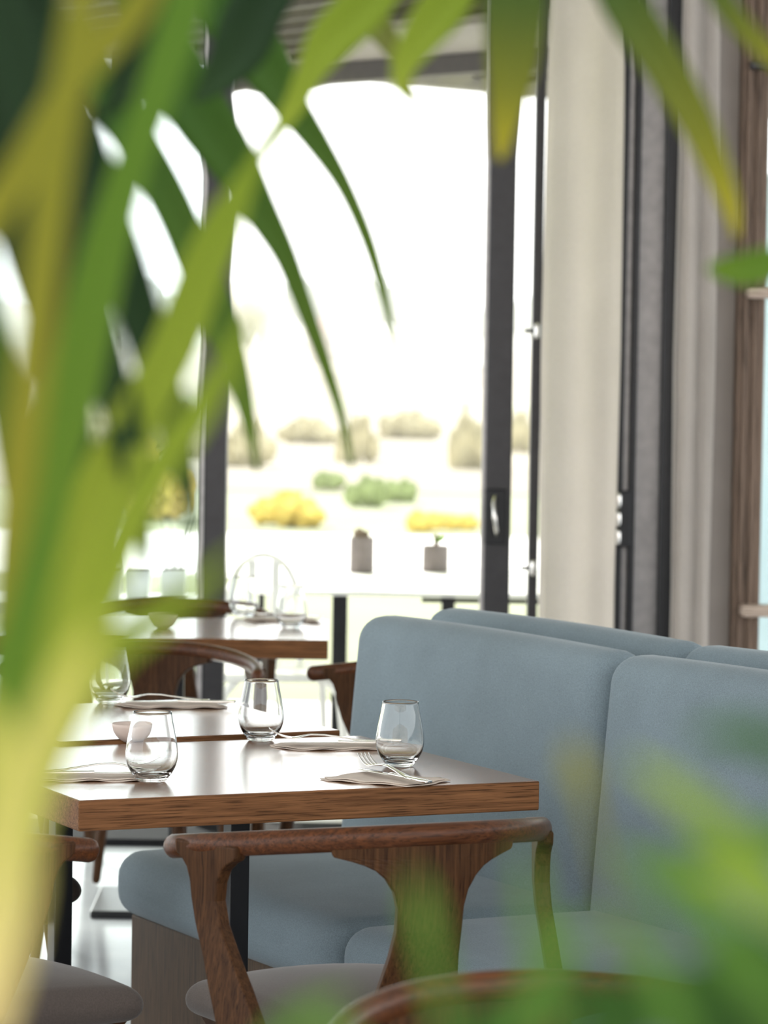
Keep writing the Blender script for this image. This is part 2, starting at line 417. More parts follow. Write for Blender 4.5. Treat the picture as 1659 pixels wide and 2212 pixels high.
# right wall and corner post, then the next window with two ledges
struct(box('wall_right', lat(1456, WALL), lat(1586, WALL), WALL - 0.02, WALL + 0.12, 0.0, 2.72, M['plaster']))
po = struct(box('trim_post', lat(1578, WALL), lat(1638, WALL), WALL - 0.10, WALL + 0.06, 0.0, 2.95, M['post_wood'], bevel=0.006))
for xx in (1590, 1612): box('groove_batten', lat(xx, WALL), lat(xx + 9, WALL), WALL - 0.112, WALL - 0.10, 0.0, 2.95, M['post_wood'], po, bevel=0.003)
w2 = struct(empty('window_2', (lat(1640, WALL), WALL, 0)))
box('pane', 0.0, 1.2, -0.004, 0.004, 0.0, 2.72, M['pane'], w2)
box('right_stile', 1.2, 1.28, -0.04, 0.04, 0.0, 2.72, M['frame_metal'], w2)
for py, nm in ((632, 'ledge'), (1318, 'ledge')):
    z = at(1630, py, WALL - 0.14).z
    box('ledge', lat(1592, WALL) - lat(1640, WALL), 1.2, -0.20, -0.11, z - 0.018, z + 0.018, M['ledge_wood'], w2, bevel=0.012, seg=4)
zt = at(1630, 150, WALL).z
box('ledge', lat(1592, WALL) - lat(1640, WALL), 1.2, -0.16, -0.11, zt - 0.012, zt + 0.012, M['frame_metal'], w2, bevel=0.004)
# terrace behind the right window: pale blue-grey screen wall
struct(box('wall_terrace', 1.35, 6.0, 12.6, 12.75, -0.1, 2.2, plain('blue_grey_render', (0.66, 0.78, 0.84), 0.8, var=0.04, scale=3)))

# curtains: pleated sheets with hem and heading
def curtain(name, px0, px1, y, label, folds, amp):
    x0, x1 = lat(px0, y), lat(px1, y)
    c = empty(name, ((x0 + x1) / 2, y, 0)); tag(c, label, 'curtain', 'linen curtains at the window wall')
    n = folds * 14; rows = [0.012, 0.05, 0.8, 1.5, 2.2, 2.64, 2.70]
    V, Fc = [], []
    for k, z in enumerate(rows):
        for i in range(n + 1):
            t = i / n
            a = amp * (1.0 + 0.25 * math.sin(z * 1.9)) * math.sin(2 * PI * folds * t + 0.5 * math.sin(5 * t) + 0.15 * z)
            V.append(((x0 - x1) / 2 + (x1 - x0) * t + 0.004 * math.sin(3 * z + 9 * t), a + 0.006 * math.sin(7 * t + z), z))
    for k in range(len(rows) - 1):
        for i in range(n):
            q = k * (n + 1) + i; Fc.append((q, q + 1, q + n + 2, q + n + 1))
    sh = pyd('drape', V, Fc, M['curtain'], c, True)
    md = sh.modifiers.new('thick', 'SOLIDIFY'); md.thickness = 0.004
    box('heading_track', (x0 - x1) / 2 - 0.01, (x1 - x0) / 2 + 0.01, -0.02, 0.02, 2.70, 2.72, M['frame_metal'], c)
    return c
curtain('curtain', 1166, 1332, WALL - 0.17, 'wide pale linen curtain between the door hinges and the folded dark door leaves', 2, 0.011)
curtain('curtain', 1452, 1536, WALL - 0.17, 'narrow pale linen curtain right of the folded dark door leaves, beside the brown post', 2, 0.012)

# pergola outside the window wall
pg = tag(empty('pergola', (0, 12.2, 0)), 'dark slatted terrace pergola roof hanging over the opening outside the glass wall', 'pergola')
PZ = 2.68
ea, eb = at_z(75, 108, PZ), at_z(535, 150, PZ)                      # two points along the front beam
PA = math.atan2(eb.y - ea.y, eb.x - ea.x)
PO = at_z(460, 141, PZ)
pg.location = (PO.x, PO.y, 0); pg.rotation_euler = (0, 0, PA)        # local x runs along the front beam, local y away from the house
bpy.context.view_layer.update()
def pl(p):                                                           # world point -> pergola frame
    return pg.matrix_world.inverted() @ p
box('front_beam', -5.0, 4.4, 0.0, 0.12, PZ, PZ + 0.26, M['soffit'], pg, bevel=0.005)
for k in range(22):
    x = -3.2 + k * 0.26
    yn = -min(3.6, max(0.4, (PO.y - 10.5) / math.cos(PA) + x * math.tan(PA)))
    box('slat', x - 0.028, x + 0.028, yn, 0.0, PZ + 0.05, PZ + 0.10, M['pergola'], pg, bevel=0.004)
for y in (-0.75, -1.5):
    box('cross_beam', max(-5.0, -4.4 - y), 3.4, y - 0.035, y + 0.035, PZ + 0.10, PZ + 0.24, M['pergola'], pg, bevel=0.004)
box('roof_sheet', -5.0, 4.4, -3.4, 0.1, PZ + 0.262, PZ + 0.268, M['sheet'], pg)
sa, sb = pl(at_z(300, 209, 2.55)), pl(at_z(1050, 158, 2.55))
sv = (sb - sa).normalized(); sn = Vector((-sv.y, sv.x, 0)); a0 = sa - sv * 1.0; b0 = sb + sv * 0.8
hw = 0.05
V = [a0 - sn * hw, b0 - sn * hw, b0 + sn * hw, a0 + sn * hw]
pyd('tie_beam', V + [v + Vector((0, 0, 0.075)) for v in V], BOXF, M['pergola'], pg, bevel=0.004)
q0, q1 = pl(at_z(735, 120, 2.63)), pl(at_z(1060, 60, 2.63))
V = [pl(at_z(690, 176, 2.625)), pl(at_z(1180, 148, 2.625)), pl(at_z(1200, 40, 2.625)), pl(at_z(790, 70, 2.625))]
pyd('soffit_board', [Vector((v.x, v.y, 2.625)) for v in V] + [Vector((v.x, v.y, 2.66)) for v in V], BOXF, M['soffit'], pg, bevel=0.003)
br = pl(at_z(258, 150, 2.6))
box('bracket', br.x - 0.02, br.x + 0.02, br.y - 0.03, br.y + 0.03, 2.48, PZ, M['pergola'], pg)
for x in (-4.6, 4.2): box('post', x - 0.06, x + 0.06, 0.0, 0.12, -0.02, PZ, M['pergola'], pg, bevel=0.005)

# ------------------------------------------------------------------ banquette
BA = math.radians(28)
# local frame: x across the seat (towards the back rest), y along the bench away from the camera; origin at the far front corner on the floor
F0 = at_z(236, 1843, 0.45)
BZ = -(-BA)
bq = tag(empty('banquette', (F0.x, F0.y, 0), BA), 'long double-sided banquette upholstered in blue-grey fabric on a brown wood plinth', 'banquette')
# with rz = BA: local y -> (-sin BA, cos BA); local x -> (cos BA, sin BA)
SEAT_D, CL = 0.54, 1.0
def lean(k):
    def f(p): return Vector((p.x + k * (p.z + 0.30), p.y, p.z))
    return f
for k in range(4):
    yc = -CL * (k + 0.5)
    rbox('seat_cushion', SEAT_D + 0.06, CL - 0.014, 0.132, 0.052, M['blue'], bq, loc=(SEAT_D / 2 + 0.03, yc, 0.394), puff=(0.006, 0.004, 0.012), inner=10)
    rbox('back_cushion', 0.125, CL - 0.014, 0.56, 0.05, M['blue'], bq, loc=(SEAT_D + 0.02, yc, 0.645), puff=(0.012, 0.004, 0.006), warp=lean(0.085), inner=10)
    rbox('back_cushion', 0.125, CL - 0.014, 0.57, 0.05, M['blue'], bq, loc=(SEAT_D + 0.325, yc + 0.09, 0.645), puff=(0.012, 0.004, 0.006), warp=lean(-0.085), inner=10)
    rbox('seat_cushion', SEAT_D + 0.06, CL - 0.014, 0.135, 0.045, M['blue'], bq, loc=(SEAT_D + 0.345 + SEAT_D / 2 - 0.03, yc + 0.09, 0.383), puff=(0.006, 0.004, 0.012), inner=4)
box('plinth', 0.035, SEAT_D * 2 + 0.31, -4 * CL, -0.035, 0.0, 0.329, M['base_wood'], bq, bevel=0.004)
box('back_board', SEAT_D + 0.14, SEAT_D + 0.205, -4 * CL, -0.03, 0.317, 0.85, M['base_wood'], bq, bevel=0.004)

# ------------------------------------------------------------------ dining tables
def table(loc, ang, wx, wy, label, ped, top=0.75, fp=0.21):
    """loc = near right corner of the top; x to the left is -"""
    t = empty('dining_table', (loc.x, loc.y, 0), ang); tag(t, label, 'table', 'square brown wooden dining tables')
    tp = box('tabletop', -wx, 0, 0, wy, top - 0.05, top, M['table_wood'], t, bevel=0.0025)
    tp.data.materials.append(M['table_edge'])
    for p in tp.data.polygons:
        if abs(p.normal.z) < 0.5: p.material_index = 1                # the edge banding is not lacquered
    px, py = ped
    box('pedestal', px - 0.018, px + 0.018, py - 0.018, py + 0.018, 0.02, top - 0.056, M['black_metal'], t, bevel=0.002)
    box('top_plate', px - 0.12, px + 0.12, py - 0.12, py + 0.12, top - 0.056, top - 0.05, M['black_metal'], t)
    box('foot_plate', px - fp, px + fp, py - fp, py + fp, 0.0, 0.02, M['black_metal'], t, bevel=0.003)
    return t
T1A = math.radians(25)
FR1 = at_z(1166, 1687, 0.75)
T1 = table(FR1, T1A, 0.825, 0.725, 'nearest brown wooden dining table, laid with three glasses beside the blue banquette', (-0.40, 0.37))
T2A = math.radians(28)
FR2 = at_z(735, 1577, 0.756)
T2 = table(FR2, T2A, 0.575, 0.63, 'middle brown wooden dining table set right behind the nearest one', (-0.495, 0.18), top=0.756, fp=0.035)
FR3 = at_z(709, 1383, 0.75)
T3 = table(FR3, math.radians(1), 0.84, 0.70, 'farthest brown wooden dining table, close to the glass wall', (-0.40, 0.38))

# ------------------------------------------------------------------ chairs
R = 0.305
def rail_z(ph): return 0.753 - 0.041 * (1 - math.cos(ph)) / (1 - math.cos(math.radians(86)))
def make_chair():
    c = empty('dining_chair', (0, 0, 0))
    pts = []
    for i in range(33):
        ph = math.radians(-84 + 168 * i / 32)
        pts.append((R * math.sin(ph), -R * math.cos(ph), rail_z(ph)))
    sweep('top_rail', pts, 0.0155, 0.0185, M['rail_wood'], c, n=18)
    # centre splat: flared under the rail, waisted, wider towards the seat
    rows = [(0.742, .152, 0), (0.727, .152, 0), (0.7225, .148, 0), (0.717, .125, 0), (0.711, .105, 0), (0.703, .088, 0), (0.69, .073, 0.0), (0.67, .060, 0.001), (0.645, .0535, 0.003), (0.61, .053, 0.008),
            (0.57, .056, 0.022), (0.52, .064, 0.040), (0.47, .074, 0.059), (0.43, .080, 0.072), (0.395, .082, 0.080)]
    V, Fc = [], []; nc = 11; th = 0.010
    for (z, hw, f) in rows:
        for sgn in (1, -1):
            for i in range(nc):
                x = hw * (2 * i / (nc - 1) - 1); a = x / R; rr = R + sgn * th
                V.append((rr * math.sin(a), -rr * math.cos(a) + f, z))
    st = 2 * nc
    for r_ in range(len(rows) - 1):
        for i in range(nc - 1):
            a = r_ * st + i; Fc.append((a, a + 1, a + st + 1, a + st))
            a = r_ * st + nc + i; Fc.append((a + 1, a, a + st, a + st + 1))
        for i in (0, nc - 1):
            a = r_ * st + i; b_ = a + nc; Fc.append((a, b_, b_ + st, a + st))
    for r_ in (0, len(rows) - 1):
        for i in range(nc - 1):
            a = r_ * st + i; Fc.append((a, a + 1, a + nc + 1, a + nc))
    pyd('back_splat', V, Fc, M['chair_wood'], c, False, bevel=0.003)
    # arm supports that run down into the rear legs
    for s in (-1, 1):
        ph = math.radians(67)
        p0 = Vector((s * R * math.sin(ph), -R * math.cos(ph), 0))
        t0 = Vector((-s * math.cos(ph), -math.sin(ph), 0))          # towards the back
        n0 = Vector((s * math.sin(ph), -math.cos(ph), 0))
        dr_ = Vector((-s * 0.16, -0.985, 0))
        rows = [(0.731, .066, 0.004), (0.714, .064, 0.004), (0.709, .060, 0.004), (0.703, .049, 0.003), (0.692, .038, 0.001), (0.672, .030, 0.0), (0.645, .0265, 0.001), (0.61, .0265, 0.013), (0.565, .031, 0.041),
                (0.52, .038, 0.069), (0.475, .043, 0.096), (0.43, .043, 0.120), (0.34, .036, 0.155), (0.2, .027, 0.195), (0.0, .017, 0.24)]
        V, Fc = [], []; th = 0.0125
        for (z, hw, sh) in rows:
            q = p0 + dr_ * sh + Vector((0, 0, z))
            V += [q - t0 * hw - n0 * th, q + t0 * hw - n0 * th, q + t0 * hw + n0 * th, q - t0 * hw + n0 * th]
        for r_ in range(len(rows) - 1):
            for i in range(4):
                a = r_ * 4 + i; b_ = r_ * 4 + (i + 1) % 4; Fc.append((a, b_, b_ + 4, a + 4))
        Fc += [(3, 2, 1, 0), tuple(len(V) - 4 + i for i in range(4))]
        pyd('rear_leg', V, Fc, M['chair_wood'], c, bevel=0.004, seg=3)
        fp = [Vector((s * 0.150, 0.125, 0.405)), Vector((s * 0.165, 0.150, 0.2)), Vector((s * 0.182, 0.178, 0.016))]
        sweep('front_leg', fp, 0.019, 0.019, M['chair_wood'], c, n=12, taper=[1.0, 0.85, 0.62])
    def wseat(p):
        k = 1.0 + 0.10 * (p.y / 0.215)
        return Vector((p.x * k, p.y, p.z + (p.z + 0.031) / 0.062 * (0.018 * max(0, 1 - (p.x / 0.2) ** 2) - 0.014 * (p.y / 0.215) ** 2)))
    rbox('seat', 0.385, 0.43, 0.062, 0.03, M['taupe'], c, loc=(0, -0.045, 0.445), puff=(0, 0.018, 0.004), warp=wseat, inner=8)
    sf = pyd('seat_frame', [(-0.15, -0.235, .375), (0.15, -0.235, .375), (0.165, 0.125, .375), (-0.165, 0.125, .375),
                       (-0.165, -0.245, .419), (0.165, -0.245, .419), (0.188, 0.148, .419), (-0.188, 0.148, .419)], BOXF, M['chair_wood'], c, bevel=0.004)
    for s in (-1, 1):
        for y in (0.07, -0.09):
            o = lathe('screw', [(0.0075, 0), (0.0075, 0.002), (0.005, 0.0035), (0.0022, 0.0035), (0.0022, 0.0015), (0.0, 0.0015)], M['steel'], sf, n=14)
            o.rotation_euler = (0, s * math.radians(90), 0); o.location = (s * (0.171 + 0.018 * (y - 0.07)), y, 0.398)
    return c
proto = make_chair()
used = [False]
def chair(x, y, psi_deg, label):
    """psi = heading, clockwise from the view direction"""
    o = proto if not used[0] else copy_tree(proto)
    used[0] = True
    o.location = (x, y, 0); o.rotation_euler = (0, 0, -math.radians(psi_deg))
    tag(o, label, 'chair', 'walnut dining chairs with curved top rails')
    return o
chair(-0.050, 5.19, -25, 'walnut chair in front of the nearest table, seen from behind with its whole curved rail')
chair(-0.622, 5.215, 46, 'walnut chair at lower left, taupe seat pushed towards the nearest table corner')
_n = Vector((math.cos(T2A), math.sin(T2A), 0)); _e = Vector((-math.sin(T2A), math.cos(T2A), 0)); _c = FR2 - _n * (0.575 + 0.025) + _e * 0.425
chair(_c.x, _c.y, 62, 'walnut chair with taupe seat at the left side of the middle table')
chair(-0.597, 7.84, 188, 'walnut chair between middle and farthest table, broad rail facing the camera')
chair(-0.030, 8.215, -58, 'walnut chair half hidden behind the far end of the blue banquette')
chair(-0.60, 9.37, 180, 'walnut chair on the far side of the farthest table by the glass wall')
chair(0.26, 3.43, 152, 'walnut chair at the lower right behind the blurred green leaves')

# ------------------------------------------------------------------ things on the tables
def make_glass():
    H = 0.113
    outer = [(0.0, 0.0), (0.020, 0.0), (0.0235, 0.0015), (0.027, 0.006), (0.033, 0.014), (0.0385, 0.024), (0.0415, 0.034), (0.0425, 0.043), (0.042, 0.053), (0.0400, 0.067), (0.0368, 0.084), (0.0338, 0.099), (0.0315, H)]
    inner = [(0.0305, H), (0.0327, 0.099), (0.0357, 0.084), (0.0389, 0.067), (0.0408, 0.053), (0.0412, 0.043), (0.0398, 0.034), (0.0362, 0.025), (0.030, 0.017), (0.022, 0.0125), (0.012, 0.0105), (0.0, 0.010)]
    def cr_(P, m_=3):
        out = []
        for i in range(len(P) - 1):
            p = [Vector(P[max(0, i - 1)]), Vector(P[i]), Vector(P[i + 1]), Vector(P[min(len(P) - 1, i + 2)])]
            for k in range(m_):
                t = k / m_
                q = 0.5 * ((2 * p[1]) + (-p[0] + p[2]) * t + (2 * p[0] - 5 * p[1] + 4 * p[2] - p[3]) * t * t + (-p[0] + 3 * p[1] - 3 * p[2] + p[3]) * t ** 3)
                out.append((max(0, q.x), q.y))
        return out + [P[-1]]
    prof = [(0.0, 0.0)] + cr_(outer[1:]) + [((outer[-1][0] + inner[0][0]) / 2, H + 0.0006)] + cr_(inner)
    return lathe('tumbler', prof, M['glass'], n=56)
g0 = make_glass(); gu = [False]
def glass(p, ztop, label, s=1.0):
    o = g0 if not gu[0] else g0.copy()
    if gu[0]: COL.objects.link(o)
    gu[0] = True
    o.location = (p.x, p.y, ztop + 0.0003); o.scale = (s, s, s); o.rotation_euler = (0, 0, random.random() * 6)
    tag(o, label, 'glass', 'clear stemless drinking glasses')
    return o
def on(px, py, z): return at_z(px, py, z)
glass(on(327, 1688, 0.75), 0.75, 'clear stemless tumbler at the front left edge of the nearest table', 1.03)
glass(on(863, 1655, 0.75), 0.75, 'clear stemless tumbler at the right of the nearest table beside the front fork and knife')
glass(on(563, 1600, 0.75), 0.75, 'clear stemless tumbler at the back of the nearest table, beside the middle place setting')
glass(on(236, 1519, 0.756), 0.756, 'clear stemless tumbler at the back left of the middle table')
glass(on(164, 1362, 0.75), 0.75, 'clear stemless tumbler at the left end of the farthest table')
glass(on(629, 1357, 0.75), 0.75, 'clear stemless tumbler at the right front of the farthest table')
glass(on(527, 1333, 0.75), 0.75, 'clear stemless tumbler at the back of the farthest table, left of its neighbour')
glass(on(112, 1352, 0.75), 0.75, 'clear stemless tumbler leftmost on the farthest table, mostly behind leaves', 0.95)

def bowl(p, z, label, s=1.0):
    o = lathe('small_bowl', [(0.0, 0.0), (0.014, 0.0), (0.0165, 0.001), (0.024, 0.006), (0.030, 0.0125), (0.0345, 0.0205), (0.0365, 0.028), (0.0372, 0.0335), (0.0358, 0.0345), (0.0345, 0.030), (0.031, 0.020), (0.024, 0.0115), (0.014, 0.007), (0.0, 0.006)], M['bowl'], n=36)
    o.location = (p.x, p.y, z + 0.0003); o.scale = (s, s, s)
    return tag(o, label, 'bowl', 'small beige condiment bowls')
bowl(on(285, 1603, 0.75), 0.75, 'small beige bowl at the back edge of the nearest table')
bowl(on(351, 1355, 0.75), 0.75, 'small beige bowl in the middle of the farthest table', 1.0)

def strip(name, rows, th, mat, parent):
    """rows: (x, halfwidth, z); a thin rounded metal strip along x"""
    V, Fc = [], []
    for (x, hw, z) in rows:
        V += [(x, -hw, z), (x, 0, z + th * 0.35), (x, hw, z), (x, hw, z + th), (x, 0, z + th * 1.25), (x, -hw, z + th)]
    n = len(rows)
    for i in range(n - 1):
        for k in range(6):
            k2 = (k + 1) % 6; Fc.append((i * 6 + k, i * 6 + k2, (i + 1) * 6 + k2, (i + 1) * 6 + k))
    Fc += [(5, 4, 3, 2, 1, 0), tuple((n - 1) * 6 + k for k in range(6))]
    return pyd(name, V, Fc, mat, parent, True, bevel=0.0006)
def make_fork():
    f = empty('fork', (0, 0, 0))
    strip('handle', [(-0.100, .004, .0015), (-0.097, .0078, .0012), (-0.085, .0092, .001), (-0.06, .0072, .003), (-0.03, .0045, .0075), (0.0, .0036, .0115), (0.025, .0036, .012), (0.038, .006, .0098), (0.046, .0115, .0075), (0.054, .0128, .0062), (0.060, .0126, .0062)], 0.0022, M['steel'], f)
    for k in range(4):
        y = -0.0105 + 0.007 * k
        V, Fc = [], []
        rows = [(0.058, .0022, .0062), (0.068, .0020, .0075), (0.080, .0018, .0112), (0.092, .0015, .0175), (0.101, .0009, .0235)]
        for (x, hw, z) in rows: V += [(x, y - hw, z), (x, y + hw, z), (x, y + hw, z + .0019), (x, y - hw, z + .0019)]
        for i in range(4):
            for q in range(4): Fc.append((i * 4 + q, i * 4 + (q + 1) % 4, i * 4 + 4 + (q + 1) % 4, i * 4 + 4 + q))
        Fc += [(3, 2, 1, 0), (16, 17, 18, 19)]
        pyd('tine', V, Fc, M['steel'], f, bevel=0.0004)
    return f
def make_knife():
    k = empty('knife', (0, 0, 0))
    strip('handle', [(-0.110, .004, .0012), (-0.107, .0075, .001), (-0.095, .0085, .001), (-0.06, .0072, .001), (-0.025, .0058, .001), (0.0, .0055, .0012), (0.008, .006, .0014)], 0.0042, M['steel'], k)
    strip('blade', [(0.006, .007, .0022), (0.02, .0092, .002), (0.06, .0098, .0016), (0.09, .009, .0014), (0.105, .006, .0012), (0.112, .0015, .0012)], 0.0014, M['steel'], k)
    return k
def make_napkin(L=0.20, W=0.095, seed=0):
    rnd = random.Random(seed); n = 30; q = 9
    a1, a2, a3 = rnd.random() * 6, rnd.random() * 6, rnd.random() * 6
    nk = None
    for layer in (0, 1):
        V, Fc = [], []
        for i in range(n + 1):
            t = i / n; x = (t - 0.5) * L * (1 - 0.06 * layer)
            e = 1.0 if 0.10 < t < 0.9 else 1.0 - 0.30 * (abs(t - 0.5) - 0.4) / 0.1
            for j in range(q + 1):
                s = j / q * 2 - 1
                y = s * W / 2 * e * (1 - 0.10 * layer) + 0.003 * math.sin(19 * t + a1 + layer) * s
                x2 = x + 0.010 * s * math.sin(a3) + 0.004 * math.sin(3.1 * s + a2)
                z = 0.0012 + 0.0022 * layer + 0.0022 * (1 + math.sin(16 * t + a1 + 1.2 * s)) * (0.35 + 0.65 * abs(s)) * 0.55
                V.append((x2, y, z))
        for i in range(n):
            for j in range(q):
                b_ = i * (q + 1) + j; Fc.append((b_, b_ + 1, b_ + q + 2, b_ + q + 1))
        if layer == 0:
            nk = pyd('napkin', V, Fc, M['napkin'], None, True); o = nk
        else:
            o = pyd('upper_fold', V, Fc, M['napkin'], nk, True)
        md = o.modifiers.new('thick', 'SOLIDIFY'); md.thickness = 0.0012; md.offset = 1
    return nk
fk0, kn0 = make_fork(), make_knife(); first = [True]
def setting(cx, z, ang, L, W, nlabel, flabel, klabel, seed, fang, foff, flip=1, knife=True, kang=None):
    nk = make_napkin(L, W, seed); nk.location = (cx.x, cx.y, z); nk.rotation_euler = (0, 0, ang)
    tag(nk, nlabel, 'napkin', 'beige napkins under the cutlery')
    fk = fk0 if first[0] else copy_tree(fk0)
    ca, sa = math.cos(ang), math.sin(ang)
    fk.location = (cx.x + foff[0] * ca - foff[1] * sa, cx.y + foff[0] * sa + foff[1] * ca, z + 0.0105)
    fk.rotation_euler = (0, 0, fang); tag(fk, flabel, 'fork', 'steel dinner forks')
    if knife:
        k = kn0 if first[0] else copy_tree(kn0)
        k.location = (cx.x + foff[2] * ca - foff[3] * sa, cx.y + foff[2] * sa + foff[3] * ca, z + 0.0095)
        k.rotation_euler = (0, 0, fang if kang is None else kang); tag(k, klabel, 'knife', 'steel table knives')
    first[0] = False
PT = lambda px, py, z=0.755: at_z(px, py, z)
# front right setting on the nearest table (fork tines up towards the upper left)
a_ = PT(905, 1692); b_ = PT(765, 1655); dv = (b_ - a_)
setting(PT(833, 1680), 0.75, math.radians(155), 0.185, 0.12, 'beige napkin lying at the front right edge of the nearest table',
        'steel fork with tines raised on the napkin at the front right of the nearest table',
        'steel knife next to the fork on the front right napkin of the nearest table', 3, math.atan2(dv.y, dv.x), (0.0, -0.012, -0.02, 0.012), kang=math.atan2(dv.y, dv.x) + 0.12)
setting(PT(712, 1609), 0.75, math.radians(8), 0.20, 0.10, 'beige napkin behind the front right tumbler on the nearest table',
        'steel fork pointing left on the napkin at the back right of the nearest table',
        'steel knife lying on the napkin at the back right of the nearest table', 5, math.radians(186), (-0.01, 0.0, 0.02, -0.024), kang=math.radians(184))
setting(PT(205, 1675), 0.75, math.radians(8), 0.21, 0.10, 'beige napkin at the left edge of the nearest table by the front left tumbler',
        'steel fork pointing right on the left napkin of the nearest table',
        'steel knife on the left napkin of the nearest table, partly behind leaves', 8, math.radians(12), (0.01, 0.012, -0.01, -0.022), kang=math.radians(8))
setting(PT(368, 1522, 0.76), 0.756, math.radians(8), 0.21, 0.10, 'beige napkin on the right half of the middle table',
        'steel fork pointing left on the napkin of the middle table', 'steel knife on the napkin of the middle table', 11, math.radians(187), (-0.02, 0.01, 0.02, -0.02), kang=math.radians(184))
setting(PT(610, 1338), 0.75, math.radians(2), 0.20, 0.10, 'beige napkin on the farthest table behind its right tumbler',
        'steel fork on the napkin of the farthest table', 'steel knife on the napkin of the farthest table', 14, math.radians(182), (0, 0.01, 0.0, -0.02))

# ------------------------------------------------------------------ terrace furniture outside
pt = tag(empty('patio_table', (0.05, 11.4, -0.02)), 'long white terrace table outside the open door with two grey pots on it', 'table')
tb_y0, tb_y1 = at_z(750, 1278, 0.69).y, at_z(750, 1222, 0.69).y
x0, x1 = lat(483, tb_y0), 0.95
box('tabletop', x0 - 0.05, x1 - 0.05, tb_y0 - 11.4, tb_y1 - 11.4, 0.696, 0.71, M['white'], pt, bevel=0.003)
for px, yy in ((738, tb_y0 + 0.10), (1350, tb_y0 + 0.10), (972, tb_y1 - 0.15), (560, tb_y1 - 0.15)):
    xx = lat(px, yy) - 0.05
    box('leg', xx - 0.026, xx + 0.026, yy - 11.4 - 0.026, yy - 11.4 + 0.026, 0.0, 0.69, M['black_metal'], pt, bevel=0.003)
box('apron', lat(915, tb_y0) - 0.05, x1 - 0.15, tb_y0 - 11.4 + 0.04, tb_y0 - 11.4 + 0.06, 0.675, 0.69, M['black_metal'], pt)
zt = 0.69
def plant_pot(px, w_px, py_b, py_t, label, kind):
    p = at_z(px, py_b, zt); s = p.y / F_PX
    r = w_px * s / 2; h = (py_b - py_t) * s
    c = tag(empty('plant_pot', (p.x, p.y, zt + 0.0003)), label, 'pot', 'grey pots on the white terrace table')
    pr = [(0.0, 0.0), (r * 0.93, 0.0), (r, h * 0.04), (r * 1.0, h * 0.97), (r * 0.97, h), (r * 0.86, h), (r * 0.84, h * 0.8), (0, h * 0.78)]
    lathe('pot', pr, M['pot'], c, n=28)
    V, Fc = [], []
    rnd = random.Random(int(px))
    if kind == 'cactus':
        for k, (ox, sc_) in enumerate(((-0.25, 1.0), (0.22, 0.72))):
            lathe('cactus_lobe', [(0, h * 0.75), (r * .42 * sc_, h * 0.8), (r * .5 * sc_, h * 1.0), (r * .44 * sc_, h * (1.0 + .16 * sc_)), (r * .2 * sc_, h * (1 + .24 * sc_)), (0, h * (1 + .26 * sc_))], M['cactus'], c, n=14, loc=(ox * r, 0.0, 0.0))
    else:
        sweep('stem', [(0, 0, h * .75), (0.003, 0, h * 1.1), (0.0, 0, h * 1.3)], 0.010, 0.010, M['cactus'], c, n=8)
        for k in range(7):
            a = k * 0.9; V = [(0, 0, h * 1.05), (r * .5 * math.cos(a) - .006, r * .5 * math.sin(a), h * 1.3), (r * .8 * math.cos(a), r * .8 * math.sin(a), h * 1.36), (r * .5 * math.cos(a) + .008, r * .5 * math.sin(a) + .006, h * 1.2)]
            pyd('leaf', V, [(0, 1, 2, 3)], LEAF['mid'], c, fix=False)
plant_pot(781, 53, 1237, 1160, 'grey pot with a stubby plant, left of two on the white terrace table', 'cactus')
plant_pot(940, 57, 1235, 1178, 'shorter grey pot with a leafy sprig, right of two on the white terrace table', 'sprig')

# white metal patio chair just outside
def patio_chair(p, rz, label):
    c = tag(empty('patio_chair', (p.x, p.y, -0.02), rz), label, 'chair', 'white metal chairs on the terrace')
    s = 0.19
    for sx in (-1, 1):
        sweep('leg', [(sx * 0.15, -0.17, 0.445), (sx * 0.19, -0.19, 0.40), (sx * 0.205, -0.20, 0.25), (sx * 0.215, -0.215, 0.016)], 0.013, 0.016, M['white_wire'], c, n=10)
        sweep('leg', [(sx * 0.15, 0.17, 0.445), (sx * 0.18, 0.19, 0.40), (sx * 0.19, 0.21, 0.25), (sx * 0.195, 0.235, 0.016)], 0.013, 0.016, M['white_wire'], c, n=10)
    rbox('seat', 0.40, 0.40, 0.03, 0.014, M['white_wire'], c, loc=(0, 0, 0.455), inner=4)
    pts = []
    for i in range(17):
        a = PI * i / 16; pts.append((-0.02 - 0.125 * math.cos(a), 0.20 + 0.05 * math.sin(a), 0.46 + 0.37 * math.sin(a) ** 0.45))
    sweep('back_hoop', pts, 0.012, 0.012, M['white_wire'], c, n=8)
    for x in (-0.06, 0.02): box('back_slat', x - 0.014, x + 0.014, 0.205, 0.215, 0.46, 0.815, M['white_wire'], c)
    return c
patio_chair(Vector((-0.35, 11.0, 0)), 0.15, 'white metal patio chair outside the door, seen between table and walnut chairs')
patio_chair(Vector((-1.15, 12.3, 0)), -0.3, 'white metal patio chair out on the left of the terrace, mostly behind leaves')

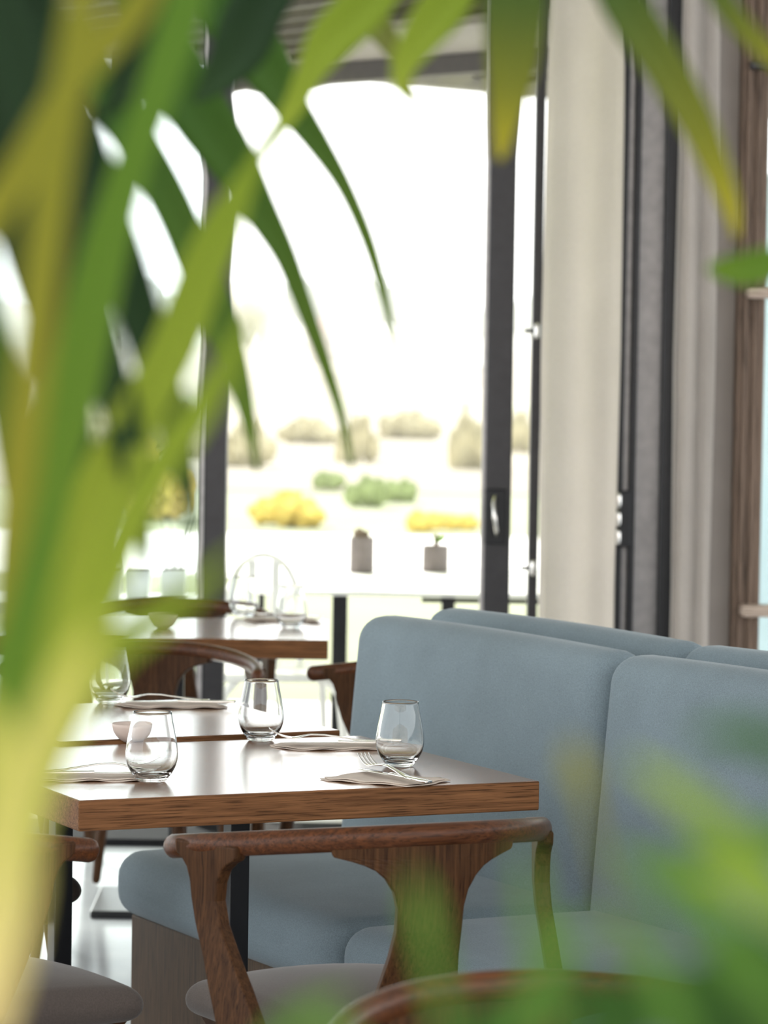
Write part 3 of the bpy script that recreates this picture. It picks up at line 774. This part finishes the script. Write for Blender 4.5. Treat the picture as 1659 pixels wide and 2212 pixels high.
# second white table with white pots of grass at the left outside
p2 = tag(empty('patio_table', (-1.05, 11.75, -0.02)), 'white terrace table outside the left window carrying a row of white pots', 'table')
box('tabletop', -0.55, 0.52, -0.28, 0.28, 0.60, 0.64, M['white'], p2, bevel=0.004)
for sx in (-0.48, 0.45):
    for sy in (-0.22, 0.22): box('leg', sx - 0.02, sx + 0.02, sy - 0.02, sy + 0.02, 0.0, 0.60, M['white'], p2)
for k, (px, lab, nb) in enumerate(((232, 'white square pot of thin grass, left in the row outside the left window', 12), (300, 'white square pot, second in the row outside the left window', 0), (378, 'white square pot with dark upright blades beside the left window mullion', 9))):
    d = 11.75; x = lat(px, d); hw = 28 * d / F_PX
    g = tag(empty('grass_pot', (x, d, 0.6203)), lab, 'pot', 'white pots on the left terrace table')
    V = boxv(-hw, hw, -hw, hw, 0, 0.105); V = [(v[0] * (0.86 if v[2] == 0 else 1), v[1] * (0.86 if v[2] == 0 else 1), v[2]) for v in V]
    pyd('pot', V, BOXF, M['white'], g, bevel=0.004)
    box('soil', -hw * .9, hw * .9, -hw * .9, hw * .9, 0.1, 0.108, M['soil'], g)
    rnd = random.Random(k)
    for i in range(nb):
        a = rnd.uniform(-1, 1); h = rnd.uniform(0.09, 0.2)
        pts = [Vector((a * hw * .6, rnd.uniform(-.6, .6) * hw, 0.104)), Vector((a * hw * .9, 0, 0.104 + h * .6)), Vector((a * hw * 1.5, 0, 0.104 + h))]
        sweep('grass_blade', pts, 0.0022, 0.0022, LEAF['green'], g, n=5, taper=[1, .8, .3], caps=False)

# ------------------------------------------------------------------ garden and far background
def blob(name, r, mat, parent, loc, seed, flat=1.0, amp=0.22, sub=3):
    bm = bmesh.new(); bmesh.ops.create_icosphere(bm, subdivisions=sub, radius=1.0)
    rnd = random.Random(seed); ph = [rnd.uniform(0, 6) for _ in range(6)]
    for v in bm.verts:
        c = v.co.normalized()
        k = 1 + amp * (0.5 * math.sin(5 * c.x + ph[0]) * math.sin(4 * c.y + ph[1]) + 0.35 * math.sin(11 * c.z + ph[2]) * math.sin(9 * c.x + ph[3]) + 0.3 * math.sin(17 * c.y + ph[4]) * math.sin(15 * c.z + ph[5]))
        k *= 1 + rnd.uniform(-0.05, 0.05)
        v.co = Vector((c.x * r[0] * k, c.y * r[1] * k, c.z * r[2] * k))
    me = bpy.data.meshes.new(name); bm.to_mesh(me); bm.free()
    return link(name, me, mat, parent, False, loc)
def shrub(px, py_base, w_px, h_px, mat, label, group, seed, d=None, lobes=3):
    p = at_z(px, py_base, -0.03) if d is None else at(px, py_base, d)
    s = p.y / F_PX; W = w_px * s; H = h_px * s
    c = tag(empty('shrub', (p.x, p.y, -0.03)), label, 'shrub', group)
    sweep('stem', [(0, 0, -0.02), (0.02 * W, 0, 0.4 * H)], 0.04 * W, 0.04 * W, M['trunk'], c, n=7)
    rnd = random.Random(seed)
    for k in range(lobes):
        x = (k + 0.5) / lobes - 0.5
        e = 1 - 1.3 * abs(x) ** 1.5
        blob('foliage', (W * 0.62 / lobes + W * .07, W * 0.25, H * rnd.uniform(.38, .52) * e), mat, c, (x * W * 0.85, rnd.uniform(-.1, .1) * W, H * e * rnd.uniform(0.36, 0.5)), seed * 10 + k, amp=0.4)
    return c
shrub(618, 1138, 145, 95, M['shrub_yellow'], 'rounded golden yellow shrub on the lawn, seen right of the window mullion', 'golden shrubs on the lawn', 1)
shrub(920, 1150, 75, 62, M['shrub_yellow'], 'small golden yellow shrub behind the shorter grey pot', 'golden shrubs on the lawn', 2, lobes=2)
shrub(995, 1145, 66, 48, M['shrub_yellow'], 'small golden yellow shrub next to the door stile', 'golden shrubs on the lawn', 3, lobes=2)
shrub(790, 1095, 80, 85, M['shrub_green'], 'green shrub in the middle of the garden beyond the stubby pot plant', 'green shrubs in the garden', 4)
shrub(860, 1085, 70, 60, M['shrub_green'], 'lower green shrub to the right of the middle garden shrub', 'green shrubs in the garden', 5, lobes=2)
shrub(710, 1060, 60, 55, M['shrub_green'], 'small green shrub left of the middle garden shrub', 'green shrubs in the garden', 6, lobes=2)
shrub(300, 1120, 190, 200, M['shrub_yellow'], 'tall golden shrub outside the left window', 'golden shrubs on the lawn', 16)
for k, (px, pb, ww, hh) in enumerate(((535, 1010, 110, 110), (665, 960, 120, 70), (770, 1000, 90, 120), (885, 950, 130, 80), (1010, 1015, 80, 150), (380, 990, 160, 150), (200, 990, 180, 170), (1122, 980, 60, 110))):
    words = ['behind the golden shrub at left', 'left of the garden middle', 'in the garden middle', 'right of the garden middle', 'near the door stile', 'beyond the left window pane', 'farthest left outside', 'right of the door stile'][k]
    shrub(px, pb, ww, hh, M['shrub_pale'], 'pale dry bush in the meadow row, ' + words, 'pale bushes across the meadow', 20 + k, lobes=4)

# sloping meadow and hills behind
def hill(name, y0, y1, z1, mat, seed, x=260):
    V, Fc = [], []; n, q = 40, 8; rnd = random.Random(seed); a = [rnd.uniform(0, 6) for _ in range(4)]
    for j in range(q + 1):
        t = j / q
        for i in range(n + 1):
            X = -x + 2 * x * i / n
            V.append((X, y0 + (y1 - y0) * t, -0.5 + z1 * t ** 1.2 * (1 + 0.16 * math.sin(X * .035 + a[0]) + 0.07 * math.sin(X * .11 + a[1]))))
    for j in range(q):
        for i in range(n):
            b_ = j * (n + 1) + i; Fc.append((b_, b_ + 1, b_ + n + 2, b_ + n + 1))
    return struct(pyd(name, V, Fc, mat, None, True))
struct(box('ground_meadow', -60, 60, 40, 121, -0.2, -0.015, M['meadow']))
hill('terrain_meadow', 120, 330, 3.6, M['meadow'], 3)
hill('terrain_hill', 330, 640, 12, M['hill'], 5)

m, nt, b = new_mat('garden_haze'); nt.nodes.remove(b)
vs = nd(nt, 'ShaderNodeVolumeScatter'); vs.inputs['Density'].default_value = 0.0012; vs.inputs['Anisotropy'].default_value = 0.35
vs.inputs['Color'].default_value = (1, 0.98, 0.94, 1)
nt.links.new(vs.outputs['Volume'], nt.nodes['Material Output'].inputs['Volume'])
hzb = box('haze', -120, 120, 26, 640, -0.25, 45, m); tag(hzb, kind='structure')
SC.cycles.volume_bounces = 1
def tent(px, py_e, py_t, w_px, d, label, dome=False):
    s = d / F_PX; p = at(px, py_e, d); g = -0.03 if d < 120 else p.z - 2.4
    c = tag(empty('canopy_tent', (p.x, p.y, min(g, p.z - 2.2))), label, 'tent', 'white canopy tents beyond the meadow')
    hz_ = p.z - c.location.z; W = w_px * s / 2; H = (py_e - py_t) * s
    n = 20; V = []; Fc = []
    prof = [(1.0, 0), (0.93, .12), (0.7, .42), (0.42, .74), (0.2, .93), (0.0, 1.0)] if dome else [(1.0, 0), (0.72, .22), (0.42, .5), (0.2, .76), (0.0, 1.0)]
    lathe('canopy', [(r * W, hz_ + z * H) for r, z in prof], M['tent'], c, n=n)
    lathe('valance', [(W, hz_ - 0.3), (W, hz_)], M['tent'], c, n=n)
    for sx in (-1, 1):
        for sy in (-1, 1):
            sweep('pole', [(sx * W * .68, sy * W * .68, 0), (sx * W * .68, sy * W * .68, hz_)], 0.05, 0.05, M['tent'], c, n=6)
tent(610, 788, 715, 140, 150, 'pointed white canopy tent beyond the meadow, left of the two')
tent(960, 775, 702, 175, 150, 'wide domed white canopy tent beyond the meadow near the door stile', True)
tent(800, 785, 740, 150, 170, 'low white canopy tent between the pointed one and the domed one')
def house(px, py_b, w_px, h_px, d, label, roof=True):
    s = d / F_PX; p = at(px, py_b, d); W = w_px * s / 2; H = h_px * s
    c = tag(empty('house', (p.x, p.y, p.z - 4)), label, 'house', 'pale houses under the hill')
    box('wall', -W, W, -W * .7, W * .7, 0, 4 + H * .6, M['house'], c)
    V = [(-W * 1.08, -W * .8, 4 + H * .6), (W * 1.08, -W * .8, 4 + H * .6), (W * 1.08, W * .8, 4 + H * .6), (-W * 1.08, W * .8, 4 + H * .6), (-W * 1.0, 0, 4 + H), (W * 1.0, 0, 4 + H)]
    pyd('roof', V, [(0, 1, 5, 4), (1, 2, 5), (2, 3, 4, 5), (3, 0, 4), (3, 2, 1, 0)], M['rooftile'], c)
    for k in (-0.5, 0.0, 0.5): box('window', k * W - W * .1, k * W + W * .1, -W * .72, -W * .7, 4 + H * .15, 4 + H * .4, M['pot'], c)
house(1010, 800, 130, 40, 190, 'pale house with brown roof behind the domed tent')
house(610, 790, 110, 60, 200, 'pale house behind the pointed tent')
house(735, 760, 120, 70, 260, 'pale house at the foot of the hill, middle of the opening')
def tree(px, py_b, py_t, w_px, d, label, seed, mat='tree_far'):
    s = d / F_PX; p = at(px, py_b, d); H = (py_b - py_t) * s; W = w_px * s
    c = tag(empty('tree', (p.x, p.y, p.z - 2)), label, 'tree', 'hazy trees along the ridge')
    sweep('trunk', [(0, 0, 0), (0, 0, 2 + H * .5)], W * .05, W * .05, M['trunk'], c, n=7)
    rnd = random.Random(seed)
    for k in range(4):
        blob('crown', (W * rnd.uniform(.26, .36), W * .3, H * rnd.uniform(.3, .42)), M[mat], c, (W * (k - 1.5) * .22, rnd.uniform(-.1, .1) * W, 2 + H * rnd.uniform(.45, .62)), seed * 7 + k)
TR = [(530, 740, 585, 150, 'broad pale tree on the ridge right of the window mullion'), (690, 700, 600, 120, 'hazy tree left of the ridge middle'), (760, 690, 585, 130, 'tall hazy tree at the ridge middle'),
      (830, 700, 610, 90, 'hazy tree right of the ridge middle'), (900, 700, 640, 70, 'small pointed tree above the domed tent'), (1000, 720, 660, 110, 'low hazy tree beside the door stile'),
      (390, 720, 640, 130, 'hazy tree beyond the left window pane'), (250, 720, 600, 160, 'hazy tree far to the left outside'), (1125, 720, 640, 80, 'hazy tree in the gap right of the door stile')]
for k, (px, pb, ptop, ww, lab) in enumerate(TR): tree(px, pb + 20, ptop, ww, 330 + 14 * ((k * 4) % 9), lab, 40 + k, 'shrub_pale' if k == 0 else 'tree_far')

# ------------------------------------------------------------------ foreground plants
def blade(name, P, d, mat, parent, fold=0.18, sag=0.0):
    """strap leaf along (px, py, width_px) with depth d (number or (root, tip)); V-folded, gently twisted"""
    d0, d1 = d if isinstance(d, tuple) else (d, d)
    n = len(P); seg = 6; C = []
    for i in range(n - 1):
        q = [P[max(0, i - 1)], P[i], P[i + 1], P[min(n - 1, i + 2)]]
        for k in range(seg):
            t = k / seg
            C.append([0.5 * ((2 * q[1][a]) + (-q[0][a] + q[2][a]) * t + (2 * q[0][a] - 5 * q[1][a] + 4 * q[2][a] - q[3][a]) * t * t + (-q[0][a] + 3 * q[1][a] - 3 * q[2][a] + q[3][a]) * t ** 3) for a in range(3)])
    C.append(list(P[-1])); m_ = len(C)
    pts, ws = [], []
    for i, (x, y, w_) in enumerate(C):
        t = i / (m_ - 1); dd = d0 + (d1 - d0) * t
        pts.append(at(x, y, dd)); ws.append(max(0.0004, w_ * dd / F_PX))
    V, Fc, UV = [], [], []
    for i in range(m_):
        T = (pts[min(m_ - 1, i + 1)] - pts[max(0, i - 1)]).normalized()
        S = T.cross(Vector((0, 1, 0)))
        if S.length < 1e-4: S = Vector((1, 0, 0))
        S.normalize(); N = S.cross(T).normalized()
        if N.y > 0: N = -N
        for k, s in enumerate((-0.5, -0.27, 0.0, 0.27, 0.5)):
            V.append(pts[i] + S * ws[i] * s - N * ws[i] * fold * (1 - 2 * abs(s)) )
            UV.append((s + 0.5, i / (m_ - 1)))
    for i in range(m_ - 1):
        for k in range(4):
            b_ = i * 5 + k; Fc.append((b_, b_ + 1, b_ + 6, b_ + 5))
    me = bpy.data.meshes.new(name); me.from_pydata([tuple(v) for v in V], [], Fc); me.update()
    ul = me.uv_layers.new(name='UVMap')
    for lp in me.loops: ul.data[lp.index].uv = UV[lp.vertex_index]
    o = link(name, me, mat, None, True)
    o.parent = parent; o.matrix_parent_inverse = parent.matrix_world.inverted() if parent else Matrix()
    md = o.modifiers.new('thick', 'SOLIDIFY'); md.thickness = 0.0006
    return o
def big_pot(parent, r, h):
    lathe('planter', [(0, 0), (r * .78, 0), (r * .82, .01), (r, h * .94), (r * 1.06, h * .95), (r * 1.06, h), (r * .94, h), (r * .92, h * .9), (0, h * .89)], M['terracotta'], parent, n=36)
    lathe('soil', [(0, h * .88), (r * .91, h * .9), (0, h * .93)], M['soil'], parent, n=24)
palm = tag(empty('potted_palm', (-0.62, 1.85, 0)), 'potted palm with long arching leaflets hanging blurred across the left and top', 'plant')
big_pot(palm, 0.19, 0.42)
def frond(yd, zend, xend):
    base = Vector((0.02 * (yd - 1.85), (yd - 1.85) * 0.2, 0.40)); pts = []
    for i in range(25):
        t = i / 24
        x = (xend + 0.62) * (max(0, t - .35) / .65) ** 1.3 + 0.10 * math.sin(PI * min(1, t / .5)) * 0.3
        z = 0.40 + (zend - 0.40) * math.sin(min(1, t * 1.6) * PI / 2) - 0.02 * max(0, t - .7)
        pts.append(Vector((base.x + x, base.y + (yd - 1.85 - base.y) * min(1, t * 1.7), z)))
    return sweep('frond', pts, 0.009, 0.009, M['stalk'], palm, n=10, taper=[1 - 0.6 * i / 24 for i in range(25)])
bpy.context.view_layer.update()
FA = frond(2.25, 1.76, 0.30); FB = frond(1.85, 1.72, 0.36); FC = frond(1.35, 1.66, 0.22)
bpy.context.view_layer.update()
# leaflets: far frond (sharper), middle frond, near frond (softest)
A = [
 ([(440, -90, 60), (490, 20, 120), (560, 120, 115), (620, 215, 78), (690, 315, 52), (745, 405, 36), (795, 520, 30), (830, 640, 22), (857, 765, 8)], 2.8, 'green'),
 ([(280, -60, 90), (345, 100, 130), (430, 240, 128), (503, 350, 104), (560, 450, 76), (615, 550, 52), (655, 655, 42), (700, 780, 32), (738, 900, 22), (760, 1010, 8)], 2.7, 'green'),
 ([(150, 40, 70), (225, 190, 85), (310, 330, 85), (375, 450, 82), (425, 570, 80), (470, 680, 78), (505, 780, 58), (533, 890, 36), (555, 1016, 8)], 2.6, 'green'),
 ([(700, -90, 60), (760, -10, 70), (820, 60, 60), (860, 130, 30), (890, 200, 12), (930, 255, 12), (985, 325, 6)], 2.6, 'dry'),
 ([(1020, -90, 80), (960, 10, 105), (905, 85, 85), (872, 145, 56), (868, 195, 30), (895, 222, 8)], 2.1, 'bright'),
 ([(880, -90, 70), (790, 10, 105), (715, 85, 100), (668, 160, 62), (640, 220, 50), (605, 275, 34), (560, 345, 18), (540, 378, 8)], 2.2, 'bright'),
 ([(640, -90, 80), (560, 10, 120), (520, 100, 120), (470, 170, 70), (420, 220, 12)], 2.4, 'dark'),
]
B = [
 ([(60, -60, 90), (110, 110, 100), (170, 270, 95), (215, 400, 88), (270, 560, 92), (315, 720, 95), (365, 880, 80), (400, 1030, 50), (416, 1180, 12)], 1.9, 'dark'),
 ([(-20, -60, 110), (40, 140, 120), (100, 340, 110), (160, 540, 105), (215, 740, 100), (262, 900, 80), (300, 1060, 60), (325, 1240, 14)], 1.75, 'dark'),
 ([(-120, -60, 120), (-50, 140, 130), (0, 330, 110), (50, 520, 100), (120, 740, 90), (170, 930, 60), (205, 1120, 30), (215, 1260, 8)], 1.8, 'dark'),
 ([(1115, -120, 130), (1113, 20, 135), (1108, 120, 118), (1098, 210, 84), (1088, 285, 52), (1080, 345, 14)], 2.0, 'tipped'),
 ([(1285, -120, 80), (1350, 10, 98), (1430, 135, 92), (1500, 255, 80), (1548, 365, 62), (1578, 445, 40), (1592, 515, 8)], 1.95, 'tipped'),
 ([(1500, -120, 50), (1560, 0, 52), (1625, 80, 48), (1700, 150, 40), (1760, 200, 10)], 2.0, 'tipped'),
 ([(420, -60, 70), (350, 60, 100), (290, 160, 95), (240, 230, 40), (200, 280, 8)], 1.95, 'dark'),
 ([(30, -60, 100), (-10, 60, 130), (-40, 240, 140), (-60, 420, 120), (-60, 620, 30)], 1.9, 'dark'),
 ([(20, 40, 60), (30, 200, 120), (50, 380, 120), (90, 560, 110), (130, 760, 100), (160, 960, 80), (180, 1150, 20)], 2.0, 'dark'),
 ([(-90, 380, 60), (-50, 560, 90), (-20, 720, 80), (10, 900, 70), (40, 1080, 70), (60, 1260, 30)], 1.7, 'green'),
 ([(100, 900, 20), (150, 1010, 80), (180, 1130, 90), (190, 1240, 50), (195, 1310, 10)], 1.9, 'green'),
]
Cc = [
 ([(350, -80, 50), (285, 30, 74), (165, 165, 74), (55, 350, 76), (-50, 520, 74), (-120, 640, 30)], 1.35, 'olive'),
 ([(190, -80, 70), (160, 120, 80), (122, 330, 84), (95, 540, 84), (74, 740, 84), (48, 940, 84), (20, 1150, 70), (-20, 1380, 20)], 1.25, 'olive'),
 ([(430, -80, 70), (385, 60, 92), (335, 210, 84), (272, 390, 84), (212, 600, 108), (160, 840, 112), (100, 1060, 112), (45, 1300, 100), (0, 1550, 60), (-30, 1750, 20)], 1.6, 'mid'),
 ([(600, 260, 20), (545, 365, 38), (485, 480, 86), (435, 590, 100), (375, 750, 104), (300, 890, 104), (220, 1040, 105), (150, 1220, 100), (80, 1420, 90), (20, 1640, 40)], 1.75, 'bright'),
 ([(560, 650, 14), (500, 770, 50), (435, 880, 74), (360, 985, 82), (290, 1110, 85), (225, 1260, 92), (150, 1440, 95), (80, 1620, 90), (20, 1820, 50)], 1.4, 'bright'),
 ([(520, 1180, 6), (440, 1255, 40), (340, 1335, 70), (240, 1400, 92), (160, 1520, 90), (100, 1660, 80), (50, 1850, 60)], 1.15, 'bright'),
 ([(210, 1350, 30), (150, 1480, 90), (75, 1640, 95), (30, 1820, 90), (0, 2000, 80), (-20, 2250, 70)], 0.95, 'cream'),
 ([(120, 1100, 30), (70, 1280, 90), (30, 1450, 110), (-10, 1650, 110), (-40, 1850, 60)], 1.1, 'mid'),
 ([(-60, 1500, 60), (0, 1650, 90), (10, 1850, 150), (-10, 2050, 140), (-40, 2250, 90)], 0.9, 'cream'),
]
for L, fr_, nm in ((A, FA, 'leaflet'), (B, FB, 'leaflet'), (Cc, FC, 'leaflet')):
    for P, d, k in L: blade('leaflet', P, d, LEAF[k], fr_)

bush = tag(empty('potted_plant', (0.30, 0.98, 0)), 'leafy potted plant, heavily blurred green foliage across the lower right corner', 'plant')
big_pot(bush, 0.17, 0.50)
bpy.context.view_layer.update()
for k, (px, py) in enumerate(((1500, 2330), (1180, 2380), (920, 2380), (620, 2400))):
    q = at(px, py, 0.98) - Vector((0.30, 0.98, 0))
    sweep('stem', [(0.03 * (1.5 - k), 0.0, 0.46), (q.x * .3, 0.0, 0.8), (q.x * .8, q.y, q.z - .08), (q.x, q.y, q.z)], 0.006, 0.006, M['stalk'], bush, n=8)
bpy.context.view_layer.update()
G = [
 ([(1800, 2120, 30), (1680, 1930, 70), (1560, 1790, 80), (1430, 1690, 55), (1360, 1640, 10)], 0.92, 'lush'),
 ([(1800, 1680, 20), (1660, 1600, 70), (1560, 1585, 50), (1480, 1590, 8)], 0.9, 'lushdark'),
 ([(1760, 2330, 30), (1640, 2130, 80), (1520, 1970, 90), (1400, 1880, 60), (1320, 1840, 10)], 0.9, 'lushmid'),
 ([(1820, 2080, 40), (1680, 1960, 80), (1580, 1905, 70), (1480, 1880, 10)], 0.88, 'lush'),
 ([(1800, 1830, 40), (1700, 1800, 80), (1620, 1830, 80), (1500, 1850, 50), (1420, 1830, 8)], 0.95, 'lushmid'),
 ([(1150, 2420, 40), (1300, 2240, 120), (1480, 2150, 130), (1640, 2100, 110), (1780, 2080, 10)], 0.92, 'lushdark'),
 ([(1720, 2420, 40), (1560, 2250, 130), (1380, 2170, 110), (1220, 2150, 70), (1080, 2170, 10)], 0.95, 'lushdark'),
 ([(1000, 2420, 20), (965, 2220, 40), (932, 2060, 48), (910, 1960, 50), (895, 1890, 8)], 0.9, 'lushmid'),
 ([(500, 2460, 30), (580, 2290, 60), (660, 2200, 60), (760, 2150, 10)], 0.92, 'lushmid'),
 ([(860, 2460, 30), (780, 2300, 60), (720, 2230, 50), (640, 2190, 10)], 0.95, 'lushmid'),
 ([(1230, 2420, 25), (1180, 2150, 40), (1150, 1960, 42), (1135, 1820, 8)], 0.85, 'lushmid'),
 ([(1060, 2420, 30), (1130, 2200, 50), (1210, 2050, 60), (1300, 1980, 10)], 0.88, 'lushmid'),
 ([(1420, 2420, 8), (1330, 2000, 8), (1272, 1740, 26), (1248, 1660, 62), (1232, 1600, 10)], 1.0, 'olive'),
 ([(1500, 2420, 30), (1450, 2180, 60), (1380, 2030, 60), (1330, 1960, 10)], 0.9, 'lushmid'),
 ([(1640, 2450, 30), (1720, 2250, 120), (1660, 2080, 110), (1620, 1990, 10)], 0.95, 'lushdark'),
 ([(900, 2450, 30), (1000, 2270, 100), (1120, 2190, 95), (1280, 2160, 10)], 1.0, 'lushdark'),
 ([(1600, 2500, 40), (1680, 2330, 130), (1640, 2200, 120), (1560, 2130, 10)], 1.0, 'dark'),
]
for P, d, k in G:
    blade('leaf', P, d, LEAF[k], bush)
sprig = blade('leaf', [(1760, 520, 20), (1690, 555, 60), (1620, 580, 74), (1560, 582, 50), (1525, 578, 6)], 2.0, LEAF['mid'], FB)
